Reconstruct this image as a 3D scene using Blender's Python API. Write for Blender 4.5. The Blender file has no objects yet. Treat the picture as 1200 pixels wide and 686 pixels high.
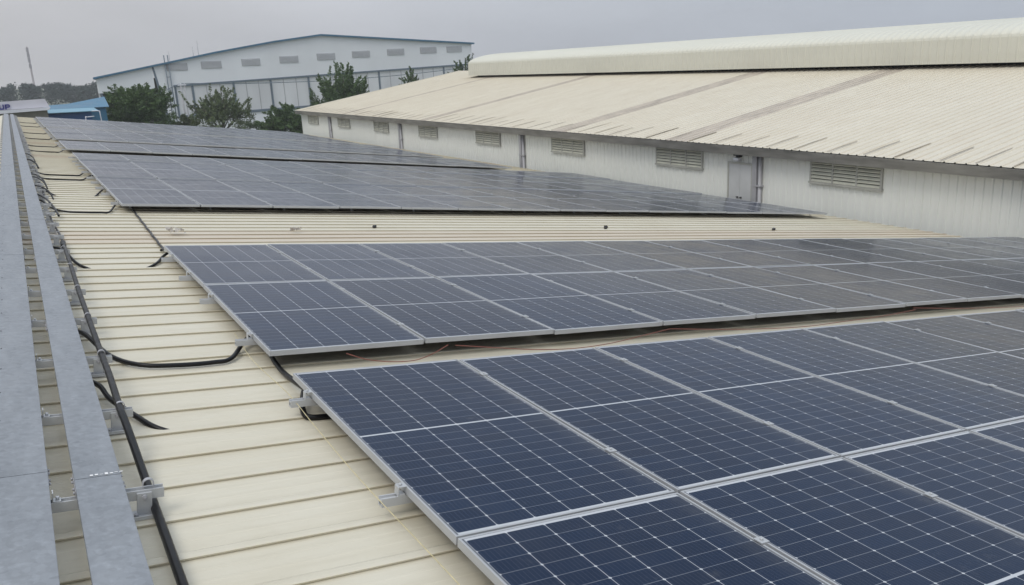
import bpy, bmesh, math, random
from mathutils import Vector, Matrix
random.seed(7)
C = bpy.context.scene.collection
R = math.radians
# ------------------------------------------------------------------ camera
cam_d = bpy.data.cameras.new("camera"); cam = bpy.data.objects.new("camera", cam_d); C.objects.link(cam)
bpy.context.scene.camera = cam
cam_d.sensor_width = 36; cam_d.lens = 29.464; cam_d.clip_start = .05; cam_d.clip_end = 6000
cr = Vector((0.8609992500584474, -0.5063851721196696, -0.04747998374182394))
cu = Vector((0.17376841083715305, 0.20514541746413084, 0.9631821723270204))
cf = Vector((0.47800086903050887, 0.8375496493646213, -0.26462379722027696))
CAM = Vector((-1.14668, -4.655265, 1.688973))
m = Matrix((cr, cu, -cf)).transposed().to_4x4(); m.translation = CAM
cam.matrix_world = m
# ------------------------------------------------------------------ world: overcast sky, soft sun
SUN_EL, SUN_AZ = 55, -125          # azimuth from +Y towards +X
w = bpy.data.worlds.new("World"); bpy.context.scene.world = w; w.use_nodes = True
nt = w.node_tree; nt.nodes.clear()
def nn(t, **k):
    n = nt.nodes.new(t)
    for a, b in k.items(): setattr(n, a, b)
    return n
L = nt.links.new
sky = nn('ShaderNodeTexSky', sky_type='NISHITA', sun_disc=False, sun_elevation=R(SUN_EL), sun_rotation=R(SUN_AZ), dust_density=4.0)
bg1 = nn('ShaderNodeBackground'); bg1.inputs[1].default_value = 0.08; L(sky.outputs[0], bg1.inputs[0])
tc = nn('ShaderNodeTexCoord'); sep = nn('ShaderNodeSeparateXYZ'); L(tc.outputs['Generated'], sep.inputs[0])
ramp = nn('ShaderNodeValToRGB'); L(sep.outputs[2], ramp.inputs[0])
e = ramp.color_ramp.elements
e[0].position = 0.0; e[0].color = (.56, .565, .585, 1)
e[1].position = 1.0; e[1].color = (1.12, 1.19, 1.28, 1)
for p, c in ((.08, (.57, .575, .60, 1)), (.20, (.53, .55, .59, 1)), (.45, (.57, .63, .71, 1)), (.70, (.86, .92, 1.0, 1))):
    x = e.new(p); x.color = c
no = nn('ShaderNodeTexNoise'); no.inputs['Scale'].default_value = 2.2; no.inputs['Detail'].default_value = 4
mp = nn('ShaderNodeMapping'); mp.inputs['Scale'].default_value = (1, 1, 3.5); L(tc.outputs['Generated'], mp.inputs[0]); L(mp.outputs[0], no.inputs[0])
mr = nn('ShaderNodeMapRange'); mr.inputs[1].default_value = .3; mr.inputs[2].default_value = .7; mr.inputs[3].default_value = .88; mr.inputs[4].default_value = 1.12
L(no.outputs[0], mr.inputs[0])
# a faint cool-to-warm drift across the cloud deck
mul = nn('ShaderNodeMix', data_type='RGBA', blend_type='MULTIPLY'); mul.inputs[0].default_value = 1
L(ramp.outputs[0], mul.inputs[6]); L(mr.outputs[0], mul.inputs[7])
az = nn('ShaderNodeMapRange'); az.inputs[1].default_value = -.15; az.inputs[2].default_value = .85; L(sep.outputs[0], az.inputs[0])
side = nn('ShaderNodeMix', data_type='RGBA'); side.inputs[6].default_value = (1.01, .99, .97, 1); side.inputs[7].default_value = (.80, .865, .94, 1); L(az.outputs[0], side.inputs[0])
mul2 = nn('ShaderNodeMix', data_type='RGBA', blend_type='MULTIPLY'); mul2.inputs[0].default_value = 1; L(mul.outputs[2], mul2.inputs[6]); L(side.outputs[2], mul2.inputs[7])
bg2 = nn('ShaderNodeBackground'); bg2.inputs[1].default_value = 1.0; L(mul2.outputs[2], bg2.inputs[0])
mx = nn('ShaderNodeMixShader'); mx.inputs[0].default_value = .93; L(bg1.outputs[0], mx.inputs[1]); L(bg2.outputs[0], mx.inputs[2])
wo = nn('ShaderNodeOutputWorld'); L(mx.outputs[0], wo.inputs[0])
sl = bpy.data.lights.new("sun", 'SUN'); sl.energy = 0.9; sl.angle = R(25); sl.color = (1, .955, .88)
so = bpy.data.objects.new("sun", sl); C.objects.link(so)
sd = Vector((math.sin(R(SUN_AZ)) * math.cos(R(SUN_EL)), math.cos(R(SUN_AZ)) * math.cos(R(SUN_EL)), math.sin(R(SUN_EL))))
so.rotation_euler = sd.to_track_quat('Z', 'Y').to_euler()
vs = bpy.context.scene.view_settings
vs.view_transform = 'Standard'; vs.look = 'None'; vs.gamma = 1; vs.exposure = 0.19; vs.use_curve_mapping = False

# ------------------------------------------------------------------ materials
def lin(c): return tuple(c) + (1,)
class NT:
    """tiny helper around a material's node tree"""
    def __init__(s, name, rough=.5, metal=0, spec=.5, color=(.5, .5, .5)):
        s.m = bpy.data.materials.new(name); s.m.use_nodes = True; s.t = s.m.node_tree
        s.b = s.t.nodes['Principled BSDF']; s.b.inputs['Roughness'].default_value = rough
        s.b.inputs['Metallic'].default_value = metal; s.b.inputs['Specular IOR Level'].default_value = spec
        s.b.inputs['Base Color'].default_value = lin(color)
    def n(s, t, **k):
        x = s.t.nodes.new(t)
        for a, b in k.items(): setattr(x, a, b)
        return x
    def put(s, sock, v):
        if hasattr(v, 'is_output'): s.t.links.new(v, sock)
        else: sock.default_value = v
    def math(s, op, a, b=0, c=0):
        x = s.n('ShaderNodeMath', operation=op); s.put(x.inputs[0], a); s.put(x.inputs[1], b)
        if op in ('COMPARE', 'SMOOTH_MIN', 'MULTIPLY_ADD', 'WRAP'): s.put(x.inputs[2], c)
        return x.outputs[0]
    def coord(s, kind='Object', scale=(1, 1, 1)):
        x = s.n('ShaderNodeTexCoord'); mp = s.n('ShaderNodeMapping'); mp.inputs['Scale'].default_value = scale
        s.t.links.new(x.outputs[kind], mp.inputs[0]); return mp.outputs[0]
    def noise(s, vec, scale, detail=4, rough=.55):
        x = s.n('ShaderNodeTexNoise'); s.t.links.new(vec, x.inputs[0]); x.inputs['Scale'].default_value = scale
        x.inputs['Detail'].default_value = detail; x.inputs['Roughness'].default_value = rough; return x.outputs[0]
    def rng(s, v, a, b, c, d):
        x = s.n('ShaderNodeMapRange'); s.put(x.inputs[0], v)
        for i, q in enumerate((a, b, c, d)): x.inputs[i + 1].default_value = q
        return x.outputs[0]
    def mix(s, f, a, b, blend='MIX'):
        x = s.n('ShaderNodeMix', data_type='RGBA', blend_type=blend); s.put(x.inputs[0], f)
        s.put(x.inputs[6], lin(a) if isinstance(a, tuple) else a); s.put(x.inputs[7], lin(b) if isinstance(b, tuple) else b)
        return x.outputs[2]
    def base(s, v): s.put(s.b.inputs['Base Color'], v); return s
    def bump(s, v, strength=.2, dist=.01):
        x = s.n('ShaderNodeBump'); x.inputs['Strength'].default_value = strength; x.inputs['Distance'].default_value = dist
        s.t.links.new(v, x.inputs['Height']); s.t.links.new(x.outputs[0], s.b.inputs['Normal']); return s
def simple(name, color, rough=.5, metal=0, var=.12, scale=3., stretch=(1, 1, 1), spec=.5, bump=0):
    t = NT(name, rough, metal, spec)
    v = t.noise(t.coord('Object', stretch), scale, 5)
    d = tuple(c * (1 - var) for c in color); l = tuple(min(1, c * (1 + var)) for c in color)
    t.base(t.mix(t.rng(v, .3, .7, 0, 1), d, l))
    t.put(t.b.inputs['Roughness'], t.rng(v, .3, .7, max(.02, rough - .08), rough + .08))
    if bump: t.bump(v, bump)
    return t.m
M = {}
def make_roof_mat(name, c1, c2, dirt, period, y0, rough=.42):
    t = NT(name, rough, 0, .45)
    co = t.coord('Object')
    streak = t.noise(t.coord('Object', (.55, 9, 1)), 1.6, 5, .6)
    blot = t.noise(t.coord('Object', (.8, 1.3, 1)), 1.1, 6, .7); foot_ = t.noise(t.coord('Object', (1.2, 2.0, 1)), 3.1, 6, .75)
    fine = t.noise(t.coord('Object', (2.2, 26, 2)), 2.4, 3)
    col = t.mix(t.rng(blot, .3, .7, 0, 1), c1, c2)
    col = t.mix(t.rng(streak, .46, .78, 0, .34), col, dirt)
    col = t.mix(t.rng(fine, .52, .8, 0, .16), col, dirt); col = t.mix(t.rng(foot_, .57, .80, 0, .38), col, dirt)
    x = t.n('ShaderNodeSeparateXYZ'); t.t.links.new(co, x.inputs[0])
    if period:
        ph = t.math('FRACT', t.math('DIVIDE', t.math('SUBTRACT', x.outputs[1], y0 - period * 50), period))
        band = t.rng(ph, .95, 1.0, 0, .24)                    # shadow line at each rib's foot, painted in along with grime
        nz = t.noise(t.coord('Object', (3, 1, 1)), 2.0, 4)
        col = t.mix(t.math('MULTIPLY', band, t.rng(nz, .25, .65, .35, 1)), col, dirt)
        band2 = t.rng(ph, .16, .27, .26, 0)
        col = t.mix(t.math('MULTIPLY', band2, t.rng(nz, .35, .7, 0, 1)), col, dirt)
    # sheets differ slightly from one another
    wn = t.n('ShaderNodeTexWhiteNoise', noise_dimensions='1D')
    t.put(wn.inputs['W'], t.math('FLOOR', t.math('DIVIDE', t.math('SUBTRACT', x.outputs[1], y0 - 50), .984 if period else 1.0)))
    col = t.mix(t.rng(wn.outputs[0], 0, 1, 0, .10), col, dirt)
    t.base(col); t.put(t.b.inputs['Roughness'], t.rng(streak, .3, .7, rough - .08, rough + .12))
    t.bump(t.noise(co, 9, 3), .05, .01)
    return t.m
RIB, RY0 = .3231, -.700
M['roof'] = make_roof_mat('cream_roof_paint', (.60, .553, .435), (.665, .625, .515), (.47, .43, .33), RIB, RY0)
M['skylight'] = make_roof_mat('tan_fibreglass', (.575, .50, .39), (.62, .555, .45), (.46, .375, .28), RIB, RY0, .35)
M['cap'] = simple('cream_cap_paint', (.62, .58, .46), .45, 0, .1, 2, (3, .6, 1))
M['roof2'] = make_roof_mat('warm_cream_roof_paint', (.61, .56, .45), (.67, .625, .52), (.49, .41, .32), 0, 0)
M['roof2b'] = simple('pale_cream_monitor_paint', (.63, .62, .535), .45, 0, .04, .6, (1, .3, 1))
M['strip2'] = simple('grey_brown_skylight', (.47, .415, .345), .5, 0, .2, 1.2, (1, 3, 1))
t = NT('greenish_white_cladding', .5, 0, .4)
runs = t.noise(t.coord('Object', (1, 5, .35)), 1.0, 5, .7); big = t.noise(t.coord('Object'), .22, 3); sp_z = t.n('ShaderNodeSeparateXYZ'); t.t.links.new(t.coord('Object'), sp_z.inputs[0])
cw_ = t.mix(t.rng(big, .3, .7, 0, 1), (.74, .755, .72), (.80, .81, .78)); cw_ = t.mix(t.rng(runs, .52, .82, 0, .22), cw_, (.50, .49, .43))
sheet = t.n('ShaderNodeTexWhiteNoise', noise_dimensions='1D'); t.put(sheet.inputs['W'], t.math('FLOOR', t.math('DIVIDE', sp_z.outputs[1], 1.0))); cw_ = t.mix(t.rng(sheet.outputs[0], 0, 1, 0, .12), cw_, (.58, .60, .57))
t.base(cw_); M['wall2'] = t.m
M['gutter'] = simple('weathered_gutter', (.22, .215, .20), .6, 0, .3, 1.6, (1, .7, 4))
M['eave_dirt'] = simple('eave_grime', (.42, .37, .30), .7, 0, .2, 3)
M['louvre'] = simple('louvre_cream', (.56, .56, .48), .5, 0, .1, 4)
M['frame2'] = simple('window_frame_grey', (.38, .38, .35), .5, 0, .15, 3)
M['dark'] = simple('dark_interior', (.02, .02, .02), .9, 0, .2, 1)
M['pipe'] = simple('grey_downpipe', (.36, .36, .38), .45, 0, .15, 2)
M['doorg'] = simple('grey_door_paint', (.50, .51, .52), .5, 0, .08, 2)
M['blackmetal'] = simple('black_metal', (.02, .02, .022), .4, 0, .2, 4)
# aluminium and galvanised steel
M['alu'] = simple('anodised_aluminium', (.52, .53, .54), .45, .4, .06, 6)
M['frame'] = simple('panel_frame_aluminium', (.45, .46, .475), .48, .35, .05, 5)
t = NT('galvanised_steel', .42, .55, .5)
vo = t.n('ShaderNodeTexVoronoi'); t.t.links.new(t.coord('Object'), vo.inputs[0]); vo.inputs['Scale'].default_value = 42
sp = t.n('ShaderNodeSeparateColor'); t.t.links.new(vo.outputs['Color'], sp.inputs[0])
big = t.noise(t.coord('Object', (4, 1, 4)), 2.3, 6, .6)
mid = t.noise(t.coord('Object'), 22, 5, .65)
c = t.mix(t.rng(big, .3, .7, 0, 1), (.235, .25, .27), (.31, .325, .345))
c = t.mix(t.rng(sp.outputs[0], 0, 1, 0, .22), c, (.47, .50, .54))
c = t.mix(t.rng(mid, .52, .74, 0, .35), c, (.50, .53, .57))
t.base(c); t.put(t.b.inputs['Roughness'], t.rng(sp.outputs[1], 0, 1, .36, .56)); t.bump(mid, .06, .004); M['galv'] = t.m
M['backsheet'] = simple('dark_back_sheet', (.06, .06, .065), .7, 0, .1, 3)
M['black'] = simple('black_conduit', (.005, .005, .006), .36, 0, .3, 20, spec=.3)
M['string'] = simple('yellow_string', (.55, .48, .28), .8, 0, .2, 30)
M['red'] = simple('red_wire', (.22, .07, .05), .6, 0, .2, 30)
M['plastic'] = simple('clear_plastic', (.50, .46, .42), .3, 0, .15, 20)
M['plastic'].node_tree.nodes['Principled BSDF'].inputs['Alpha'].default_value = .45
M['white'] = simple('white_paint', (.66, .67, .72), .5, 0, .05, .8)
# photovoltaic glass: 6 x (12 + 12) half cells
t = NT('photovoltaic_glass', .10, 0, .5); t.b.inputs['IOR'].default_value = 1.27
W_, L_ = 1.074, 2.116
sx = t.n('ShaderNodeSeparateXYZ'); t.t.links.new(t.coord('Object'), sx.inputs[0]); X, Y = sx.outputs[0], sx.outputs[1]
cw, ch = .1728, .0854
fx = t.math('FRACT', t.math('DIVIDE', t.math('ADD', X, cw * 12), cw))
dx = t.math('MULTIPLY', t.math('SUBTRACT', .5, t.math('ABSOLUTE', t.math('SUBTRACT', fx, .5))), cw)
ay = t.math('SUBTRACT', t.math('ABSOLUTE', Y), .007)
fy = t.math('FRACT', t.math('DIVIDE', t.math('ADD', ay, ch * 2), ch))
dy = t.math('MULTIPLY', t.math('SUBTRACT', .5, t.math('ABSOLUTE', t.math('SUBTRACT', fy, .5))), ch)
gx = t.math('LESS_THAN', dx, .0016); gy = t.math('LESS_THAN', dy, .0011)
dia = t.math('LESS_THAN', t.math('ADD', dx, dy), .0076)
outx = t.math('GREATER_THAN', t.math('ABSOLUTE', X), cw * 3)
out = t.math('GREATER_THAN', ay, ch * 12)
out = t.math('MAXIMUM', out, t.math('LESS_THAN', ay, 0))
fb = t.math('FRACT', t.math('DIVIDE', t.math('ADD', X, cw * 12), cw / 9))
bus = t.math('LESS_THAN', t.math('ABSOLUTE', t.math('SUBTRACT', fb, .5)), .035)
oi = t.n('ShaderNodeObjectInfo')
cell = t.mix(oi.outputs['Random'], (.0010, .0125, .042), (.0022, .0180, .056))
cellid = t.n('ShaderNodeTexWhiteNoise', noise_dimensions='3D')
cv = t.n('ShaderNodeCombineXYZ')
t.put(cv.inputs[0], t.math('FLOOR', t.math('DIVIDE', t.math('ADD', X, cw * 12), cw)))
t.put(cv.inputs[1], t.math('FLOOR', t.math('DIVIDE', t.math('ADD', Y, ch * 40), ch)))
t.put(cv.inputs[2], t.math('MULTIPLY', oi.outputs['Random'], 91.))
t.t.links.new(cv.outputs[0], cellid.inputs['Vector'])
cell = t.mix(t.rng(cellid.outputs[0], 0, 1, 0, .35), cell, (.002, .007, .023))
col = t.mix(t.math('MULTIPLY', bus, .15), cell, (.25, .27, .32))
col = t.mix(t.math('MULTIPLY', gy, .62), col, (.30, .32, .36))
col = t.mix(t.math('MULTIPLY', gx, .9), col, (.42, .44, .48))
col = t.mix(dia, col, (.50, .52, .55)); col = t.mix(out, col, (.50, .52, .55)); col = t.mix(outx, col, (.14, .15, .17))
dn = t.noise(t.coord('Object', (1.5, 1, 1)), 2.5, 5, .65)
col = t.mix(t.rng(dn, .40, .8, .006, .028), col, (.45, .42, .36))       # thin dust film
shift = t.n('ShaderNodeVectorMath', operation='ADD'); t.t.links.new(t.coord('Object'), shift.inputs[0])
cs = t.n('ShaderNodeCombineXYZ'); t.put(cs.inputs[0], t.math('MULTIPLY', oi.outputs['Random'], 37.)); t.put(cs.inputs[1], t.math('MULTIPLY', oi.outputs['Random'], 53.)); t.t.links.new(cs.outputs[0], shift.inputs[1])
spots = t.noise(shift.outputs[0], 7, 6, .75); wide = t.noise(shift.outputs[0], 1.3, 4, .6)
col = t.mix(t.math('MULTIPLY', t.rng(spots, .58, .80, 0, .20), t.rng(wide, .4, .65, 0, 1)), col, (.42, .40, .35))
edge = t.rng(X, .42, .52, 0, .07); col = t.mix(t.math('MULTIPLY', edge, t.rng(spots, .35, .6, .2, 1)), col, (.42, .40, .35))
t.base(col); t.put(t.b.inputs['Roughness'], t.math('ADD', t.rng(dn, .3, .8, .11, .20), t.rng(wide, .35, .7, 0, .08)))
M['glass'] = t.m

# ------------------------------------------------------------------ mesh helpers
ALPHA = 0.13856
E = Vector((math.cos(ALPHA), 0, -math.sin(ALPHA))); N = Vector((math.sin(ALPHA), 0, math.cos(ALPHA)))
ROOF = Matrix.Rotation(ALPHA, 4, 'Y')            # local x = down the slope, y = along the ridge, z = off the roof
def P(s, y, h): return E * s + N * h + Vector((0, y, 0))
class MB:
    def __init__(s): s.bm = bmesh.new(); s.mi = 0
    def quad(s, *v):
        f = s.bm.faces.new([s.bm.verts.new(Vector(p)) for p in v]); f.material_index = s.mi; return f
    def box(s, x0, x1, y0, y1, z0, z1, mat=None):
        vs = [Vector((x, y, z)) for x in (x0, x1) for y in (y0, y1) for z in (z0, z1)]
        if mat is not None: vs = [mat @ v for v in vs]
        b = [s.bm.verts.new(v) for v in vs]
        for q in ((0, 1, 3, 2), (4, 6, 7, 5), (0, 4, 5, 1), (2, 3, 7, 6), (0, 2, 6, 4), (1, 5, 7, 3)):
            f = s.bm.faces.new([b[i] for i in q]); f.material_index = s.mi
    def prism(s, poly, a0, a1, axis='y'):
        """poly: (u,z) outline in the plane; extruded along y (or x)"""
        f = (lambda u, z, a: (u, a, z)) if axis == 'y' else (lambda u, z, a: (a, u, z))
        A = [s.bm.verts.new(f(u, z, a0)) for u, z in poly]; B = [s.bm.verts.new(f(u, z, a1)) for u, z in poly]
        n = len(poly)
        for F in (A[::-1], B): s.bm.faces.new(F).material_index = s.mi
        for i in range(n): s.bm.faces.new((A[i], A[(i + 1) % n], B[(i + 1) % n], B[i])).material_index = s.mi
    def strip(s, prof, a0, a1, f):
        """open profile [(u,h)] swept from a0 to a1, positions by f(u,h,a)"""
        A = [s.bm.verts.new(f(u, h, a0)) for u, h in prof]; B = [s.bm.verts.new(f(u, h, a1)) for u, h in prof]
        for i in range(len(prof) - 1): s.bm.faces.new((A[i], B[i], B[i + 1], A[i + 1])).material_index = s.mi
    def cyl(s, p0, p1, r0, r1=None, n=10):
        p0, p1 = Vector(p0), Vector(p1); r1 = r0 if r1 is None else r1
        z = (p1 - p0).normalized(); a = z.orthogonal().normalized(); b = z.cross(a)
        r = [[s.bm.verts.new(p + (a * math.cos(2 * math.pi * i / n) + b * math.sin(2 * math.pi * i / n)) * q) for i in range(n)] for p, q in ((p0, r0), (p1, r1))]
        for i in range(n): s.bm.faces.new((r[0][i], r[0][(i + 1) % n], r[1][(i + 1) % n], r[1][i])).smooth = True
        s.bm.faces.new(r[0][::-1]); s.bm.faces.new(r[1])
    def tube(s, pts, r, n=10, sub=8):
        pts = [Vector(p) for p in pts]
        q = []
        for i in range(len(pts) - 1):
            a, b, c, d = pts[max(i - 1, 0)], pts[i], pts[i + 1], pts[min(i + 2, len(pts) - 1)]
            for k in range(sub):
                u = k / sub
                q.append(.5 * ((2 * b) + (c - a) * u + (2 * a - 5 * b + 4 * c - d) * u * u + (3 * b - a - 3 * c + d) * u ** 3))
        q.append(pts[-1]); rings = []; up = Vector((0, 0, 1))
        for i, p in enumerate(q):
            tg = (q[min(i + 1, len(q) - 1)] - q[max(i - 1, 0)]).normalized()
            a = tg.cross(up)
            a = a.normalized() if a.length > 1e-3 else Vector((1, 0, 0)); b = tg.cross(a)
            rr = r(i / (len(q) - 1)) if callable(r) else r
            rings.append([s.bm.verts.new(p + (a * math.cos(2 * math.pi * j / n) + b * math.sin(2 * math.pi * j / n)) * rr) for j in range(n)])
        for i in range(len(rings) - 1):
            for j in range(n):
                s.bm.faces.new((rings[i][j], rings[i][(j + 1) % n], rings[i + 1][(j + 1) % n], rings[i + 1][j])).smooth = True
        s.bm.faces.new(rings[0][::-1]); s.bm.faces.new(rings[-1])
    def build(s, name, mat, parent=None, bevel=0, loc=None, fixn=True):
        if fixn: bmesh.ops.recalc_face_normals(s.bm, faces=s.bm.faces)
        me = bpy.data.meshes.new(name); s.bm.to_mesh(me); s.bm.free()
        for q in (mat if isinstance(mat, (list, tuple)) else [mat]): me.materials.append(q)
        o = bpy.data.objects.new(name, me); C.objects.link(o); o.parent = parent
        if loc is not None: o.location = loc
        if bevel:
            b = o.modifiers.new('bevel', 'BEVEL'); b.width = bevel; b.segments = 2; b.limit_method = 'ANGLE'
        return o
def tag(o, label=None, cat=None, group=None, kind=None):
    for k, v in (('label', label), ('category', cat), ('group', group), ('kind', kind)):
        if v: o[k] = v
    return o
def empty(name, loc=(0, 0, 0), label=None, cat=None, group=None, rot=None):
    o = bpy.data.objects.new(name, None); C.objects.link(o); o.location = loc; o.empty_display_size = .2
    if rot is not None: o.rotation_euler = rot
    return tag(o, label, cat, group)
KIDS = {}
def copy_tree(o, parent=None):
    c = o.copy(); C.objects.link(c); c.parent = parent
    for ch in o.children: copy_tree(ch, c)
    return c
ORD = ['first', 'second', 'third', 'fourth', 'fifth', 'sixth', 'seventh', 'eighth', 'ninth', 'tenth', 'eleventh', 'twelfth', 'thirteenth',
       'fourteenth', 'fifteenth', 'sixteenth', 'seventeenth', 'eighteenth', 'nineteenth']
TENS = {2: ('twenty', 'twentieth'), 3: ('thirty', 'thirtieth'), 4: ('forty', 'fortieth'), 5: ('fifty', 'fiftieth'), 6: ('sixty', 'sixtieth')}
def ordinal(i):                                   # i from 1
    if i < 20: return ORD[i - 1]
    a, b = divmod(i, 10)
    return TENS[a][1] if b == 0 else TENS[a][0] + '-' + ORD[b - 1]
def project(p):
    d = p - CAM; z = d.dot(cf)
    if z < .1: return None
    return (600 + 982.13 * d.dot(cr) / z, 343 - 982.13 * d.dot(cu) / z)

# ------------------------------------------------------------------ ground
g = MB(); g.quad((-2500, -400, -9), (2500, -400, -9), (2500, 4500, -9), (-2500, 4500, -9))
tag(g.build('ground', simple('grassy_ground', (.10, .115, .065), .9, 0, .4, .03)), kind='structure')

# ------------------------------------------------------------------ the warehouse we stand on
S0, S1, YA, YB = -1.62, 16.1, -9.168, 53.5        # ridge, eave, near end, far end
PAN, TOP = -.145, -.132
sky_k = {20, 21, 22, 63, 64, 65, 82, 83, 84, 113, 114, 115}
wh = empty('warehouse', (8, 22, -9), 'cream metal roofed warehouse carrying the solar arrays and cable trays', 'building')
wh_inv = Matrix.Translation((-8, -22, 9))
k0 = round((YA - RY0) / RIB); k1 = int((YB - RY0) / RIB)
prof = lambda y: [(y + .006, PAN), (y + .001, PAN + .006), (y - .002, TOP), (y + .004, TOP + .003), (y + .040, TOP + .002), (y + .050, TOP - .002), (y + .075, PAN),
                  (y + .15, PAN + .001), (y + .154, PAN + .002), (y + .168, PAN + .002), (y + .172, PAN + .001),
                  (y + .235, PAN + .001), (y + .239, PAN + .002), (y + .253, PAN + .002), (y + .257, PAN + .001), (y + RIB + .006, PAN)]
ridge_top = P(S0, 0, 0)
def fr(u, h, a): return P(a, u, h) + Vector((-8, -22, 9))
def fl(u, h, a):                                  # mirrored slope on the other side of the ridge
    p = P(a, u, h); rx = P(S0, 0, 0).x; return Vector((2 * rx - p.x, p.y, p.z)) + Vector((-8, -22, 9))
for fn in (fr, fl):
    mr_, ms = MB(), []
    cur = None
    for k in range(k0, k1):
        y = RY0 + k * RIB
        if k in sky_k:
            if cur is None: cur = MB()
            cur.strip(prof(y), S0 + .005, S1, fn)
        else:
            if cur is not None: ms.append(cur); cur = None
            mr_.strip(prof(y), S0 + .005, S1, fn)
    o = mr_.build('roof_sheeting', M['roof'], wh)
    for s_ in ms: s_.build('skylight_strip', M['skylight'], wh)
c = MB()
rx = P(S0, 0, 0).x
c.prism([(rx - .16, P(S0 + .16, 0, TOP + .006).z), (rx, P(S0, 0, TOP + .02).z), (rx + .16, P(S0 + .16, 0, TOP + .006).z), (rx + .16, P(S0 + .16, 0, TOP - .01).z), (rx, P(S0, 0, TOP).z), (rx - .16, P(S0 + .16, 0, TOP - .01).z)], YA, YB)
for v in c.bm.verts: v.co += Vector((-8, -22, 9))
c.build('ridge_cap', M['cap'], wh)
xe = P(S1, 0, PAN).x; ze = P(S1, 0, PAN).z; zr = P(S0, 0, PAN).z; xl = 2 * rx - xe
wb = MB(); of = (-8, -22, 9)
wb.prism([(xl + .5, -9), (xe - .3, -9), (xe - .3, ze - .05), (rx, zr - .12), (xl + .5, ze - .05)], YA + .3, YB - .3)
for v in wb.bm.verts: v.co += Vector(of)
wb.build('wall', M['wall2'], wh)
eb = MB(); eb.box(xe - .02, xe + .0, YA, YB, ze - .12, ze + .0)
for yy in (YB,):
    eb.prism([(rx, zr - .02), (rx, zr - .22), (xe, ze - .22), (xe, ze - .02)], yy, yy + .03)
    eb.prism([(rx, zr - .02), (rx, zr - .22), (xl, ze - .22), (xl, ze - .02)], yy, yy + .03)
for v in eb.bm.verts: v.co += Vector(of)
eb.build('eave_trim', M['cap'], wh)

# ------------------------------------------------------------------ solar panels
PXP, PYP = 1.09, 2.13
def make_panel():
    r = empty('solar_panel')
    f = MB(); a, b, z0, z1 = W_ / 2, L_ / 2, -.035, 0
    for s in (-1, 1):
        f.box(*sorted((s * a, s * (a - .009))), -b, b, z0, z1)
        f.box(-a + .009, a - .009, *sorted((s * b, s * (b - .011))), z0, z1)
    f.mi = 1; f.box(-a + .009, a - .009, -b + .011, b - .011, z0 + .022, z0 + .026)      # back sheet
    f.build('frame', [M['frame'], M['backsheet']], r, bevel=.0012)
    gl = MB(); gl.box(-a + .0085, a - .0085, -b + .0105, b - .0105, -.008, -.0025)
    gl.build('glass', M['glass'], r)
    return r
arrays = [  # name, y of the far edge, rows, columns
    ('nearest array', 0.0, 3, 15), ('second array', 4.76, 2, 15), ('third array', 19.22, 5, 14),
    ('fourth array', 25.75, 2, 13), ('fifth array', 35.6, 4, 13), ('farthest array', 49.75, 6, 13)]
proto = make_panel(); used = False
eul0 = Matrix.Rotation(ALPHA, 3, 'Y')
npan = 0
for ai, (an, yf, rows, cols) in enumerate(arrays):
    for r in range(rows):
        for c_ in range(cols):
            x = (c_ + .5) * PXP; y = yf - (r + .5) * PYP
            cs = [project(P(x + i * PXP / 2, y + j * PYP / 2, 0)) for i in (-1, 1) for j in (-1, 1)]
            if all(q is None for q in cs): continue
            if not any(q and -60 < q[0] < 1330 and -60 < q[1] < 800 for q in cs): continue
            o = proto if not used else copy_tree(proto); used = True; npan += 1
            o.location = P(x, y, random.uniform(-.0015, .0015) + (.018 * ((rows - 1 - r) // 2) if ai > 1 else 0))
            tilt = Matrix.Rotation(R(random.gauss(0, .13)), 3, 'X') @ Matrix.Rotation(R(random.gauss(0, .13)), 3, 'Y')
            o.rotation_euler = (eul0 @ tilt).to_euler()
            rr = rows - r
            row = 'back row' if rr == rows else 'front row' if rr == 1 else ordinal(rr) + ' row'
            if an == 'nearest array': row = ('back row', 'middle row', 'front row')[r]
            tag(o, 'dark blue solar panel, %s from left in the %s of the %s' % (ordinal(c_ + 1), row, an), 'solar panel',
                'solar panels of the ' + an)
assert npan <= 300, npan

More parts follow.
